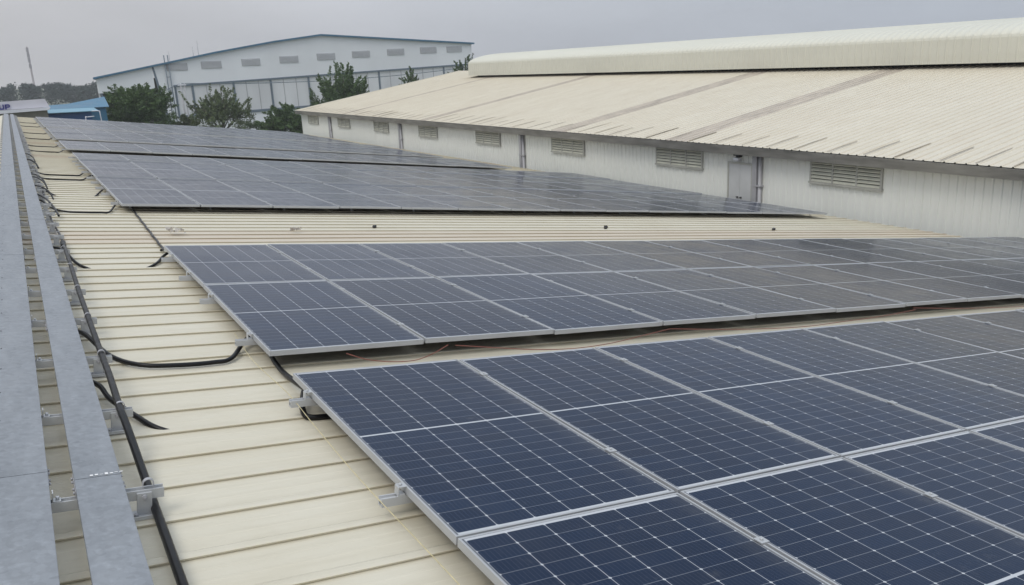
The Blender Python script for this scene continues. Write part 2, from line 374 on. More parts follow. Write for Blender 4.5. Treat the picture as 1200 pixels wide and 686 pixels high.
# mounting rails with feet and clamps
def rail_thing(an, row, which, y, cols, near, nright):
    rt = empty('mounting_rail', P(0, y, 0), 'aluminium rail under the %s, %s side of its %s row' % (an, which, row),
               'mounting rail', 'rails under the solar arrays', rot=(0, ALPHA, 0))
    x1 = cols * PXP + .08; x0 = -.09 - random.uniform(0, .03)
    b = MB()
    b.box(x0, x1, -.02, .02, -.075, -.068); b.box(x0, x1, -.02, -.013, -.068, -.037); b.box(x0, x1, .013, .02, -.068, -.037)
    b.box(x0, x1, -.013, .013, -.050, -.046)
    b.build('rail', M['alu'], rt)
    n = 14 if near else 8
    fm = MB(); 
    for i in range(n):
        x = .17 + i * (x1 - .3) / (n - 1)
        f = MB() if i == 0 else None
        if i == 0:
            f.box(-.015, .015, -.022, .03, TOP + .003, TOP + .009); f.box(-.015, .015, .021, .026, TOP + .009, -.045)
            f.cyl((0, .027, -.055), (0, .036, -.055), .008, n=6); f.cyl((0, -.01, TOP + .01), (0, -.01, TOP + .018), .008, n=6)
            f0 = f.build('foot', M['alu'], rt); f0.location = (x, 0, 0)
        else:
            f1 = f0.copy(); C.objects.link(f1); f1.location = (x, 0, 0)
    if near:
        e_ = MB(); e_.box(-.028, .004, -.02, .02, -.037, -.030); e_.box(-.028, -.024, -.02, .02, -.030, .002); e_.box(-.024, .009, -.02, .02, .0015, .004)
        e_.cyl((-.012, 0, .004), (-.012, 0, .013), .007, n=6)
        e0 = e_.build('end_clamp', M['alu'], rt); e0.location = (-.001, 0, 0)
        mc = None
        for i in range(1, nright):
            if mc is None:
                q = MB(); q.box(-.022, .022, -.022, .022, .0015, .005); q.box(-.008, .008, -.022, .022, -.03, .0015); q.cyl((0, 0, .005), (0, 0, .012), .007, n=8)
                mc = q.build('mid_clamp', M['alu'], rt); mc.location = (i * PXP, 0, 0)
            else:
                k = mc.copy(); C.objects.link(k); k.location = (i * PXP, 0, 0)
for ai, (an, yf, rows, cols) in enumerate(arrays):
    for r in range(rows):
        for off, wn_ in ((.50, 'far'), (1.66, 'near')):
            y = yf - r * PYP - off
            y = RY0 + round((y - RY0 - .025) / RIB) * RIB + .025 if True else y
            if an == 'nearest array' and y < -5: continue
            row = ordinal(rows - r)
            rail_thing(an, row, wn_, y, cols, ai < 3, min(cols, (6 if y < -2.5 else 9) if ai == 0 else cols))

# ------------------------------------------------------------------ cable trays
def tray(xa, xb, label, seam0, ln, name='cable_tray'):
    y0, y1 = -7.2, 52.6
    t_ = empty(name, P((xa + xb) / 2, 20, -.02), label, 'cable tray', rot=(0, ALPHA, 0))
    hw = (xb - xa) / 2; ys = [seam0 + ln * k for k in range(-4, 40)]
    ys = [y for y in ys if y0 < y < y1]; ys = [y0] + ys + [y1]
    body = MB()
    body.box(-hw + .004, -hw + .0065, y0 - 20, y1 - 20, -.001, .038); body.box(hw - .0065, hw - .004, y0 - 20, y1 - 20, -.001, .038)
    body.box(-hw + .0065, hw - .0065, y0 - 20, y1 - 20, -.001, .0015)
    body.build('channel', M['galv'], t_)
    for i in range(len(ys) - 1):
        a, b = ys[i] - 20, ys[i + 1] - 20; c = MB(); dz = random.uniform(0, .0015)
        c.box(-hw, hw, a + .002, b - .002, .0385 + dz, .0405 + dz)
        c.box(-hw - .001, -hw + .0005, a + .002, b - .002, .022, .0385 + dz); c.box(hw - .0005, hw + .001, a + .002, b - .002, .022, .0385 + dz)
        c.build('cover', M['galv'], t_)
        if ys[i] < 12:                              # cover screws
            s_ = MB()
            y = a + .25
            while y < b - .1:
                if xb - xa > .18: s_.cyl((-hw + .05 + random.uniform(-.004, .004), y, .041), (-hw + .05, y, .0435), .004, n=8)
                y += .42
            if len(s_.bm.verts): s_.build('screw', M['blackmetal'], t_)
            else: s_.bm.free()
        if i and ys[i] < 30:                        # joint plates with little bolts on both sides
            j = MB(); y = ys[i] - 20
            for sd_ in (-1, 1):
                if sd_ == 1: j.build('joint_plate', M['pipe'], t_); j = MB()
                x0 = sd_ * (hw + .001); j.box(*sorted((x0, x0 + sd_ * .002)), y - .09, y + .09, .004, .030)
                for q in (-.07, -.035, .035, .07): j.cyl((x0 + sd_ * .002, y + q, .017), (x0 + sd_ * .009, y + q, .017), .006, n=6)
            j.build('joint_plate', M['pipe'], t_)
    return t_
tray(-1.500, -1.285, 'wide galvanized cable tray with long flat cover, leftmost on the ridge', -1.05, 2.6)
tray(-1.195, -1.030, 'narrow galvanized cable tray beside the black conduit, right of the wide one', -1.17, 2.6)
# white chalk scribble on the narrow cover's joint
ch_ = MB(); random.seed(3)
for i in range(7):
    x = -1.17 + i * .018 + .03; ch_.box(x, x + .012, -1.155 + random.uniform(-.006, .004), -1.150 + random.uniform(-.002, .01), .0235, .0240)
o = ch_.build('chalk_mark', simple('white_chalk', (.8, .8, .8), .9)); o.rotation_euler = (0, ALPHA, 0)
tag(o, 'white chalk scribble across the joint of the narrow tray', 'chalk mark')

# supports under the trays
def make_support():
    r = empty('tray_support', rot=(0, ALPHA, 0))
    b = MB(); xa, xb = -1.56, -.880
    b.box(xa, xb, -.02, .02, -.062, -.056); b.box(xa, xb, -.02, -.014, -.056, -.0215); b.box(xa, xb, .014, .02, -.056, -.0215)
    b.box(xa, xb, -.014, .014, -.036, -.033)
    b.build('rail', M['alu'], r)
    for x in (-.955, -1.40):
        f = MB(); f.box(x - .045, x + .045, -.065, .012, TOP + .003, TOP + .013); f.box(x - .028, x + .028, -.032, -.0215, TOP + .013, -.028)
        f.box(x - .045, x + .045, -.065, -.060, TOP + .013, TOP + .020)
        f.build('foot', M['alu'], r, bevel=.0015)
        q = MB(); q.cyl((x, -.032, -.045), (x, -.042, -.045), .011, n=6); q.cyl((x, -.040, -.045), (x, -.048, -.045), .006, n=8)
        q.build('bolt', M['pipe'], r)
        for s in (-1, 1): q = MB(); q.cyl((x + s * .033, -.045, TOP + .013), (x + s * .033, -.045, TOP + .026), .008, n=6); q.build('bolt', M['pipe'], r)
    cc = MB(); arc = [(-.937 + .0215 * math.cos(math.pi * k / 8), -.003 + .0215 * math.sin(math.pi * k / 8)) for k in range(9)]
    arc_i = [(-.937 + .0185 * math.cos(math.pi * k / 8), -.003 + .0185 * math.sin(math.pi * k / 8)) for k in range(9)]
    cc.prism([(-.9155, -.0210)] + arc + [(-.9585, -.0210), (-.9555, -.0210)] + arc_i[::-1] + [(-.9185, -.0210)], -.010, .010)
    cc.build('cable_clip', M['pipe'], r)
    c_ = MB()
    for x, sg in ((-1.277, 1), ):
        c_.box(x, x + .03, -.018, .018, -.0212, -.017); c_.box(x, x + .004, -.018, .018, -.017, .018); c_.cyl((x + .018, 0, -.017), (x + .018, 0, -.004), .007, n=6)
    c_.build('tray_clip', M['alu'], r)
    return r
sp_ = make_support()
ys = [-1.245 + .984 * k for k in range(-4, 55)]
ys = [y for y in ys if y < 52]
vis = 0
for i, y in enumerate(ys):
    if y < -2.6: continue
    o = sp_ if vis == 0 else copy_tree(sp_); vis += 1
    o.location = P(0, y, 0)
    if vis == 1: first_support = o
    tag(o, 'slotted aluminium support rail under the cable trays, %s one from the camera' % ordinal(vis), 'tray support', 'supports under the cable trays')

for o in [c for s_ in (first_support,) for c in s_.children if c.name.startswith('cable_clip')]:   # here the conduit passes under the rail
    bpy.data.objects.remove(o)
# ------------------------------------------------------------------ cables
def cable(name, pts, r, label, cat, group=None, mat='black', sub=8):
    b = MB(); q = []
    for s, y, h in pts:
        q.append(P(s, y, h))
    b.tube(q, r, sub=sub, n=8)
    return tag(b.build(name, M[mat]), label, cat, group)
wob = lambda a: random.uniform(-a, a)
main = [(-.915, -6.5, -.098), (-.916, -3.5, -.099), (-.915, -1.94, -.1), (-.915, -1.25, -.1), (-.918, -.9, -.085), (-.935, -.5, -.02), (-.942, -.287, -.002), (-.936, .27, -.003), (-.936, .8, -.01), (-.937, 1.354, -.004), (-.936, 2.60, -.003), (-.925, 3.74, -.01), (-.92, 4.45, -.02), (-.90, 5.35, -.085)]
cable('conduit', main, .018, 'long thick black conduit running beside the narrow cable tray', 'conduit')
k_ = MB(); k_.tube([P(-.905, 5.28, -.09), P(-.9, 5.5, -.08)], .028)
tag(k_.build('cable_joint', M['black']), 'thick black taped joint at the far end of the long conduit', 'cable joint')
cable('conduit', [(-.90, 5.5, -.08), (-.90, 6.2, -.09), (-.93, 7.0, -.08), (-.93, 7.7, -.07), (-.87, 7.9, -.05)], .012, 'thin black conduit carrying on from the taped joint', 'conduit')
cable('cable', [(-1.02, 9.6, .0), (-.93, 9.1, -.01), (-.86, 8.4, -.05), (-.83, 7.8, -.09)], .014, 'short black cable dropping off the tray above the first long loop', 'cable')
# bits of bundled cable farther along the tray
pts = []
y = 10.
while y < 51: pts.append((-.93 + wob(.035), y, -.085 + wob(.04))); y += .55
cable('cable_bundle', pts, .015, 'wavering black cable bundle along the far stretch of the trays', 'cable bundle', sub=4)
for i, (yy, s) in enumerate(((10.4, -.86), (12.0, -.88), (12.6, -.88), (16.3, -.89), (18.2, -.9))):
    b = MB(); b.tube([P(s - .16, yy + .5, .0), P(s - .07, yy + .2, .01), P(s + .02, yy - .1, -.04), P(s + .06, yy - .35, -.12)], .012 + .006 * (i == 3))
    tag(b.build('cable_tail', M['black']), 'short black cable tail hooked over the narrow tray, %s along from the camera' % ordinal(i + 1), 'cable tail', 'cable tails beside the tray')
# U-shaped branches to the arrays
def branch(y, y_t, y_a, i, r=.018, s1=.06):
    pts = [(-1.03, y_t + .15, -.085), (-.97, y_t, -.075), (-.86, y + (y_t - y) * .42, -.115), (-.71, y + .06, -.118), (-.5, y, -.12), (-.29, y, -.12),
           (-.16, y + .06, -.118), (s1 - .04, y_a, -.085), (s1 + .12, y_a + .15, -.085)]
    pts = [(a, b, c) if 0 < j < len(pts) - 1 else (a, b, c) for j, (a, b, c) in enumerate(pts)]
    return pts
loops = [(.74, 1.46, 1.12, 'the front left corner of the second array'), (8.44, 9.4, 9.25, 'the front left corner of the third array'),
         (13.4, 14.1, 14.0, 'the middle of the third array'), (14.35, 15.2, 15.0, 'the third array, just behind its twin loop'), (21.6, 22.6, 22.4, 'the fourth array'),
         (24.0, 25.2, 24.9, 'the back of the fourth array'), (28.3, 29.6, 29.2, 'the front of the fifth array'), (32.4, 33.5, 33.2, 'the back of the fifth array'), (39.0, 40.4, 40.0, 'the front of the farthest array'),
         (43.5, 45, 44.6, 'the back of the farthest array')]
for i, (y, yt, ya, tx) in enumerate(loops):
    cable('cable', branch(y, yt, ya, i, s1=.05), .0155 if i == 0 else .014, 'black cable sagging across the cream roof to ' + tx, 'cable', 'cables looping from tray to arrays')
# short tails that enter the roof sheet
for pts, lb in (([(-1.03, .42, -.075), (-.98, .30, -.075), (-.943, .15, -.105), (-.85, -.12, -.118), (-.78, -.25, -.14), (-.69, -.31, -.165), (-.62, -.33, -.19)], 'short black cable leaving the tray and ending low on the roof, nearest the camera'),
                ([(-1.03, 5.05, -.06), (-.93, 4.88, -.06), (-.84, 4.42, -.115), (-.74, 4.23, -.145), (-.66, 4.18, -.17), (-.6, 4.16, -.2)], 'short black cable from the tray opposite the back corner of the second array'),
                ([(.06, 4.72, -.07), (-.02, 4.62, -.10), (-.10, 4.40, -.12), (-.20, 4.24, -.14), (-.31, 4.17, -.17), (-.36, 4.15, -.2)], 'short black cable poking out under the back corner of the second array'),
                ([(-.92, 11.4, -.06), (-.85, 11.0, -.1), (-.76, 10.7, -.13), (-.70, 10.6, -.16)], 'short black cable from the tray beside the third array'),
                ([(.05, 11.6, -.08), (-.02, 11.3, -.1), (-.14, 10.8, -.13), (-.2, 10.6, -.16)], 'short black cable poking out under the left edge of the third array')):
    cable('cable', pts, .0145, lb, 'cable', 'short cables ending on the roof')
p_ = [(.12, 9.6, -.09)]
y = 9.2; i = 0
while y > 5.5:
    p_.append((.19 - (9.2 - y) * .030 + .008 * (-1) ** i, y, -.128 + .010 * (i % 2))); y -= .33; i += 1
p_ += [(.075, 5.35, -.118), (.06, 5.15, -.11), (.02, 5.02, -.10)]
cable('cable', p_, .014, 'black cable crossing the open roof between the second and third arrays', 'cable', sub=4)
cable('cable', [(.10, .95, -.075), (.07, .72, -.09), (.065, .45, -.115), (.06, .20, -.10), (.075, -.1, -.085)], .017, 'thick black cable bridging the gap between the two nearest arrays', 'cable')
cable('cable', [(.04, -.12, -.08), (-.01, -.26, -.085), (-.030, -.34, -.105), (-.02, -.40, -.125), (.08, -.42, -.128), (.3, -.42, -.125)], .017, 'bent black cable under the left corner of the nearest array', 'cable')
cable('string', [(-.02, 1.35, -.10), (-.085, .55, -.07), (-.075, -.2, -.05), (-.085, -.7, -.055), (-.12, -1.5, -.03), (-.115, -2.5, -.02), (-.11, -4.2, -.03)], .0019,
      'thin yellow string stretched beside the nearest array', 'string', mat='string')
for i, (a, b, yy) in enumerate(((.5, 1.25, .46), (1.3, 3.3, .44), (3.3, 6.6, .43), (6.6, 10.9, .46), (10.9, 14.2, .44))):
    n = 7; pts = [(a + (b - a) * j / (n - 1), yy - (.06 if i < 2 else .02) * math.sin(math.pi * j / (n - 1)), -.045 - .075 * math.sin(math.pi * j / (n - 1)) + wob(.006)) for j in range(n)]
    cable('wire', pts, .0032, 'thin red wire sagging under the front edge of the second array, %s from the left' % ordinal(i + 1), 'wire', 'wires under the front edge of the second array', 'red')

# small things lying on the roof
random.seed(11)
for i, (s, y, sz, lb) in enumerate(((.40, 6.45, .13, 'crumpled clear plastic scrap on the tan strip near the second array corner'), (1.95, 6.55, .08, 'small pale plastic scrap on the tan strip behind the second array'))):
    b = MB(); n = 7
    gr = [[b.bm.verts.new((sz * (a / (n - 1) - .5) * 1.5 + wob(.02), sz * (c / (n - 1) - .5) * 1.6 + wob(.02), random.uniform(0, .055))) for c in range(n)] for a in range(n)]
    for a in range(n - 1):
        for c in range(n - 1):
            if random.random() < .85: b.bm.faces.new((gr[a][c], gr[a + 1][c], gr[a + 1][c + 1], gr[a][c + 1]))
    o = b.build('plastic_scrap', M['plastic'], fixn=False); o.location = P(s, y, PAN + .035); o.rotation_euler = (0, ALPHA, i * 1.1)
    so_ = o.modifiers.new('s', 'SOLIDIFY'); so_.thickness = .001
    tag(o, lb, 'scrap')
for i, (s, y, sz, lb) in enumerate(((3.28, 7.05, .035, 'small dark lump on the roof in front of the third array, leftmost'), (7.5, 6.95, .04, 'round dark lump on the roof in front of the third array, middle one'), (11.4, 6.7, .035, 'small dark lump on the roof in front of the third array, rightmost'))):
    b = MB(); bmesh.ops.create_icosphere(b.bm, subdivisions=2, radius=sz)
    for v in b.bm.verts: v.co *= random.uniform(.8, 1.15); v.co.z *= .8
    o = b.build('debris_lump', M['blackmetal']); o.location = P(s, y, TOP + .02 if i else PAN + .02); tag(o, lb, 'debris', 'dark lumps on the open roof strip')

# ------------------------------------------------------------------ neighbouring warehouse on the right
nb = empty('neighbour_warehouse', (16.55, 20, -9), 'long white walled warehouse with cream roof, louvred windows and raised ridge vent', 'building')
OX, OY, OZ = 16.55, 20, -9
def nbb(mb, name, mat, **k):
    par = k.pop('parent', nb)
    for v in mb.bm.verts: v.co -= Vector((OX, OY, OZ))
    return mb.build(name, mat, par, **k)
NY0, NY1 = -22., 55.2; SL = .16; XR = 29.4
# corrugated wall
wl = MB(); prof2 = []; y = NY0
while y < NY1 - .2:
    prof2 += [(y, 0), (y + .12, 0), (y + .135, -.020), (y + .185, -.020)]; y += .20
prof2.append((NY1, 0))
wl.strip(prof2, -9, -.9, lambda u, h, a: Vector((16.55 + h, u, a)))
wl.box(16.57, 42.2, NY1 - .2, NY1, -9, -1.0)
wl.prism([(16.57, -1.0), (42.2, -1.0), (XR, 1.1)], NY1 - .2, NY1)
wl.box(42.0, 42.2, NY0, NY1 - .2, -9, -1.0)
nbb(wl, 'wall', M['wall2'], fixn=False)
# roof: ribbed
def zr2(x): return -.855 + SL * (x - 16.4)
strips = [(14.7, 15.75), (21.2, 22.2), (33.6, 34.4), (45.2, 45.9)]
rf = MB(); sk = {}
y = NY0 - .2
while y < NY1 + .15:
    si = next((i for i, (a, b) in enumerate(strips) if a <= y + .125 < b), None)
    tgt = rf if si is None else sk.setdefault(si, MB())
    pr = [(y, 0), (y + .19, 0), (y + .205, .022), (y + .225, .022), (y + .25, 0)]
    tgt.strip(pr, 16.28, XR, lambda u, h, a: Vector((a, u, zr2(a) + h + random.uniform(-.001, .001))))
    rf.strip(pr, 42.6, XR, lambda u, h, a: Vector((a, u, zr2(2 * XR - a) + h)))
    y += .25
nbb(rf, 'roof', M['roof2'])
for b in sk.values(): nbb(b, 'skylight_strip', M['strip2'])
y = NY0
while y < NY1 - .3:
    ln = random.uniform(.9, 1.5); rc = MB()
    rc.prism([(16.30, zr2(16.30) + .03), (16.30 + ln, zr2(16.30 + ln) + .03), (16.30 + ln, zr2(16.30 + ln) + .02), (16.30, zr2(16.30) + .04)], y, y + .028)
    y += random.uniform(.8, 1.15)
    nbb(rc, 'eave_lap', M['eave_dirt'])
tr = MB()   # gable trim
for x0, x1 in ((16.2, XR), (42.6, XR)):
    z0, z1 = (zr2(x0) if x0 < XR else zr2(2 * XR - x0)), zr2(XR)
    tr.prism([(x0, z0 - .12), (x1, z1 - .12), (x1, z1 + .045), (x0, z0 + .045)], NY1 + .2, NY1 + .24)
nbb(tr, 'gable_trim', M['roof2b'])
gt = MB(); gt.prism([(16.40, -1.11), (16.20, -1.11), (16.13, -.875), (16.15, -.875), (16.22, -1.06), (16.52, -1.06), (16.52, -1.11)], NY0, NY1 + .15)
y = 3.1
while y < NY1: gt.prism([(16.50, -1.118), (16.194, -1.118), (16.122, -.868), (16.145, -.868), (16.21, -1.075), (16.50, -1.075)], y, y + .06); y += 6.2
gt.box(16.26, 16.5, NY0, NY1 + .1, -.93, -.91)
nbb(gt, 'gutter', M['gutter'])
# louvred windows
def window(y0, y1, z0, z1):
    f = MB(); x0, x1 = 16.475, 16.53
    f.box(x0, x1, y0, y0 + .055, z0, z1); f.box(x0, x1, y1 - .055, y1, z0, z1); f.box(x0 - .02, x1, y0 - .02, y1 + .02, z0 - .05, z0); f.box(x0, x1, y0 + .055, y1 - .055, z1 - .04, z1)
    wd = (y1 - y0) / 3
    for i in (1, 2): f.box(x0 - .004, x1, y0 + i * wd - .025, y0 + i * wd + .025, z0, z1 - .04)
    w_ = nbb(f, 'window', M['frame2'])
    for i in range(3):
        a, b = y0 + i * wd + (.055 if i == 0 else .025), y0 + (i + 1) * wd - (.055 if i == 2 else .025)
        l_ = MB(); n = 6; hgt = (z1 - .04 - z0) / n
        for j in range(n):
            z = z0 + j * hgt
            l_.prism([(x0 + .002, z + .004), (x0 + .002, z + .030), (x1 - .012, z + hgt * .80), (x1 - .012, z + hgt * .50)], a, b)
        o = nbb(l_, 'louvre_bank', M['louvre'], parent=w_)
    d = MB(); d.box(x1 - .004, x1 - .001, y0 + .03, y1 - .03, z0 + .01, z1 - .01); nbb(d, 'opening', M['dark'], parent=w_)
for k in range(-3, 8):
    y0 = 8.17 + 6.16 * k
    window(y0, y0 + 2.15, -1.66, -1.075)
# downpipes
for y in (12.0, 24.7, 37.2, 48.7, -.5):
    b = MB(); b.box(16.40, 16.51, y + .09, y + .25, -9, -1.05); b.cyl((16.46, y, -9), (16.46, y, -1.05), .055, n=12)
    b.box(16.39, 16.53, y - .08, y + .27, -1.98, -1.94); b.box(16.39, 16.53, y - .08, y + .27, -4.98, -4.94)
    nbb(b, 'downpipe', M['pipe'])
# double door with handles
dm = MB(); dm.box(16.47, 16.53, 12.30, 13.27, -1.42, -1.37); dm.box(16.47, 16.53, 12.30, 12.35, -3.5, -1.42); dm.box(16.47, 16.53, 13.22, 13.27, -3.5, -1.42)
door = nbb(dm, 'door_frame', M['frame2'])
for a, b in ((12.352, 12.782), (12.788, 13.218)):
    d = MB(); d.box(16.485, 16.52, a, b, -3.5, -1.422); lf = nbb(d, 'door', M['doorg'])
    hy = 12.72 if a < 12.5 else 12.85
    for z in (-2.36, -2.50):
        h = MB(); h.box(16.45, 16.484, hy - .02, hy + .02, z - .02, z + .02); h.cyl((16.455, hy - .03, z), (16.455, hy + .05, z), .012, n=8)
        nbb(h, 'handle', M['blackmetal'], parent=lf)
lp = MB(); lp.box(16.36, 16.53, 12.72, 12.94, -1.17, -1.12); lp.box(16.42, 16.53, 12.76, 12.90, -1.22, -1.17)
lm = nbb(lp, 'wall_lamp', M['blackmetal']); ls = MB(); ls.box(16.33, 16.45, 12.72, 12.92, -1.29, -1.221); nbb(ls, 'lamp_shade', M['white'], parent=lm)
# ridge monitor
def arc_profile():
    xa, zb, zt = 26.5, .93, 1.72; pr = [(xa, zb), (xa - .01, zb + .3), (xa, zt)]
    for i in range(1, 13):
        a = math.pi / 2 * i / 12; pr.append((xa + .0 + (XR - xa) * (1 - math.cos(a)) , zt + .60 * math.sin(a)))
    return pr
ap = arc_profile(); apm = [(2 * XR - x, z) for x, z in ap[::-1][1:]]
mo = MB(); full = ap + apm; y = NY0
M_END = 48.3
mo.prism(full, M_END - .05, M_END)
while y < M_END - .051:
    y2 = min(y + .30, M_END - .05)
    for i in range(len(full) - 1):
        (x0, z0), (x1, z1) = full[i], full[i + 1]
        def off(x, z, h): 
            d = Vector((x - XR, 0, (z - 1.0) * 2)).normalized() * h; return (x + d.x, z + d.z)
        ring = [(y, 0), (y + .21, 0), (y + .225, .020), (y + .265, .020), (y2, 0)] if y2 - y > .28 else [(y, 0), (y2, 0)]
        for (ya, ha), (yb_, hb) in zip(ring[:-1], ring[1:]):
            a0, a1, b0, b1 = off(x0, z0, ha), off(x1, z1, ha), off(x0, z0, hb), off(x1, z1, hb)
            mo.quad((a0[0], ya, a0[1]), (a1[0], ya, a1[1]), (b1[0], yb_, b1[1]), (b0[0], yb_, b0[1])).smooth = (2 < i < len(full) - 4)
    y = y2
bmesh.ops.remove_doubles(mo.bm, verts=mo.bm.verts, dist=.0005)
nbb(mo, 'ridge_vent', M['roof2b'])
dk = MB(); dk.box(27.0, 31.8, NY0, M_END - .4, .4, .95); nbb(dk, 'vent_opening', M['dark'])

# ------------------------------------------------------------------ far hangar
HB = (10, 150, -9)
hg = empty('hangar', HB, 'large white aircraft hangar with blue roof edge and tall sliding doors', 'building', rot=(0, 0, R(7)))
M['hwall'] = simple('hangar_white', (.79, .81, .84), .5, 0, .05, .12, (1, 1, .3))
M['hdoor'] = simple('hangar_door_white', (.68, .69, .71), .5, 0, .10, .25, (1, 1, .3))
M['hblue'] = simple('hangar_blue_trim', (.05, .15, .25), .5, 0, .1, .5)
M['hlouv'] = simple('hangar_louvre_grey', (.40, .40, .42), .6, 0, .1, .5)
M['hpost'] = simple('hangar_post', (.13, .17, .21), .5, 0, .1, .5)
def H(mb, name, mat, parent=None):
    for v in mb.bm.verts: v.co.x += .22 * max(0, v.co.y - .5)        # sheared sideways with depth so the left flank stays hidden from the camera
    for v in mb.bm.verts: v.co.z += 9
    return mb.build(name, mat, parent or hg)
def rz(u):
    k = [(1.8, 2.25), (12.4, 4.1), (21.25, 5.62), (32.35, 7.2), (41.65, 8.2), (57, 7.15), (76, 5.8)]
    for (a, za), (b, zb) in zip(k[:-1], k[1:]):
        if a <= u <= b: return za + (zb - za) * (u - a) / (b - a)
def dz(u): return .38 + (u - 13.93) * (1.53 - .38) / 59.3
w_ = MB()
us = [13.93, 21.25, 32.35, 41.65, 57, 73.24]
w_.prism([(u, rz(u)) for u in us] + [(u, dz(u)) for u in us[::-1]], 0, .4)
w_.prism([(10.70, rz(10.7)), (13.93, rz(13.93)), (13.93, -9), (12.6, -9)], 0, .4)
w_.prism([(73.24, rz(73.24)), (76, rz(76)), (76, -9), (73.24, -9)], 0, .4)
w_.prism([(1.8, rz(1.8)), (10.66, rz(10.66)), (10.66, .27), (1.8, -.04)], 0, .4)
w_.prism([(13.93, -4.62), (73.24, -4.3), (73.24, -9), (13.93, -9)], 0.05, .4)
w_.box(1.8, 2.1, .4, 60, -9, 2.1); w_.box(75.7, 76, .4, 60, -9, 5.7)
H(w_, 'wall', M['hwall'])
rf_ = MB()
ks = [1.2, 12.4, 21.25, 32.35, 41.65, 57, 76.5]
def rz2(u): return rz(min(max(u, 1.8), 76))
rf_.prism([(u, rz2(u) + .28) for u in ks] + [(u, rz2(u) - .02) for u in ks[::-1]], -.5, 62)
H(rf_, 'roof', M['hblue'])
tb = MB(); tb.prism([(10.62, rz(10.62)), (10.92, rz(10.92)), (12.9, -9), (12.55, -9)], -.06, -.003); H(tb, 'corner_trim', M['hpost'])
tb = MB(); tb.prism([(2.3, -.04), (2.0, -.04), (3.2, -9), (3.6, -9)], -.06, .3); H(tb, 'corner_trim', M['hpost'])
od = MB(); od.box(2.0, 12.3, 3.0, 3.2, -9, 2); H(od, 'open_bay', M['dark'])
hd = MB(); hd.prism([(13.7, dz(13.9) + .30), (75.9, dz(75.5) + .30), (75.9, dz(75.5) - .02), (13.7, dz(13.9) - .02)], -.12, -.003); H(hd, 'door_header', M['hpost'])
sl_ = MB(); sl_.prism([(13.93, -4.45), (73.24, -4.15), (73.24, -4.6), (13.93, -4.9)], -.10, .04); H(sl_, 'door_track', M['hpost'])
po = [13.95, 16.85, 24.1, 31.0, 38.4, 45.9, 53.4, 61.0, 68.7, 73.2]
for a, b in zip(po[:-1], po[1:]):
    d = MB(); d.prism([(a + .1, dz(a)), (b - .1, dz(b)), (b - .1, -4.5), (a + .1, -4.5)], .10, .2)
    n = max(1, round((b - a) / 2.4))
    o = H(d, 'sliding_door', M['hdoor'])
    if n > 1:
        q = MB()
        for i in range(1, n): u = a + (b - a) * i / n; q.box(u - .05, u + .05, .04, .098, -4.45, dz(u) - .05)
        H(q, 'seam', M['hlouv'], o)
for u in po:
    q = MB(); q.box(u - .17, u + .17, -.05, .3, -4.9, dz(u) + .02); H(q, 'door_post', M['hpost'])
lv = [(12.99, 16.5, 4.22), (18.85, 22.4, 4.35), (26.04, 29.45, 4.52), (33.15, 36.8, 4.75), (40.55, 44.3, 5.0), (47.9, 51.75, 5.2), (55.6, 59.5, 5.36), (63.25, 67.2, 5.5), (69.7, 73.5, 5.5)]
for a, b, z in lv:
    q = MB(); q.box(a, b, -.05, -.003, z - 1.2, z); o = H(q, 'louvre', M['hlouv'])
    s_ = MB()
    for i in range(6): s_.box(a + .1, b - .1, -.14, -.052, z - 1.12 + i * .19, z - 1.06 + i * .19)
    H(s_, 'slat', M['hwall'], o)
q = MB()
for u in (12.75, 13.35): q.cyl((u, -.35, -9), (u, -.35, 5.6), .09, n=8)
for z in range(-8, 5, 2): q.box(12.7, 13.4, -.42, -.3, z, z + .08)
H(q, 'roof_ladder', M['hpost'])
for u, h in ((13.9, 6.3), (18.0, 6.9), (18.9, 7.9)):
    q = MB(); q.cyl((u, 1, rz(u)), (u, 1, h), .035, n=6); H(q, 'lightning_rod', M['hlouv'])

# ------------------------------------------------------------------ blue sheds, white building, radio mast, pole
M['ltblue'] = simple('light_blue_roof', (.045, .16, .265), .5, 0, .12, .3, (3, 1, 1))
M['dkblue'] = simple('deep_blue_wall', (.02, .085, .23), .5, 0, .1, .4)
bs = empty('blue_shed', (4.5, 90, -9), 'blue shed with light blue sloping roof and deep blue wall', 'building')
def B(mb, name, mat, par):
    o_ = par; 
    while o_.parent: o_ = o_.parent
    for v in mb.bm.verts: v.co -= o_.location
    return mb.build(name, mat, par)
def zz(y, z): return 1.689 - (1.689 - z) * (y + 4.655) / 94.655
r_ = MB()
r_.bm.faces.new([r_.bm.verts.new(v) for v in ((1.2, 88, zz(88, -.62)), (7.3, 88, zz(88, -.72)), (7.9, 98, zz(98, .28)), (6.2, 98, zz(98, .04)), (4.2, 98, zz(98, -.22)), (1.2, 98, zz(98, -.28)))])
o = B(r_, 'roof', M['ltblue'], bs); sm = o.modifiers.new('s', 'SOLIDIFY'); sm.thickness = .05
r_ = MB(); r_.quad((1.2, 83, zz(83, -.98)), (5.9, 83, zz(83, -1.04)), (5.9, 87.5, zz(87.5, -.72)), (1.2, 87.5, zz(87.5, -.62))); o = B(r_, 'porch_roof', simple('pale_blue_roof', (.16, .33, .43), .5, 0, .1, .4), bs); sm = o.modifiers.new('s', 'SOLIDIFY'); sm.thickness = .05
r_ = MB(); r_.box(1.4, 5.3, 83.4, 97, -9, zz(83.4, -1.05)); B(r_, 'wall', M['dkblue'], bs)
r_ = MB(); r_.box(5.4, 7.0, 88.2, 97, -9, zz(88, -.80)); B(r_, 'side_wall', M['ltblue'], bs)
r_ = MB(); r_.tube([(5.3, 82.9, zz(83, -1.0)), (5.9, 82.9, zz(83, -1.03)), (5.97, 82.9, zz(83, -1.3)), (6.0, 82.9, -3), (6.0, 82.9, -9)], .05, n=6, sub=3); B(r_, 'downpipe', M['white'], bs)
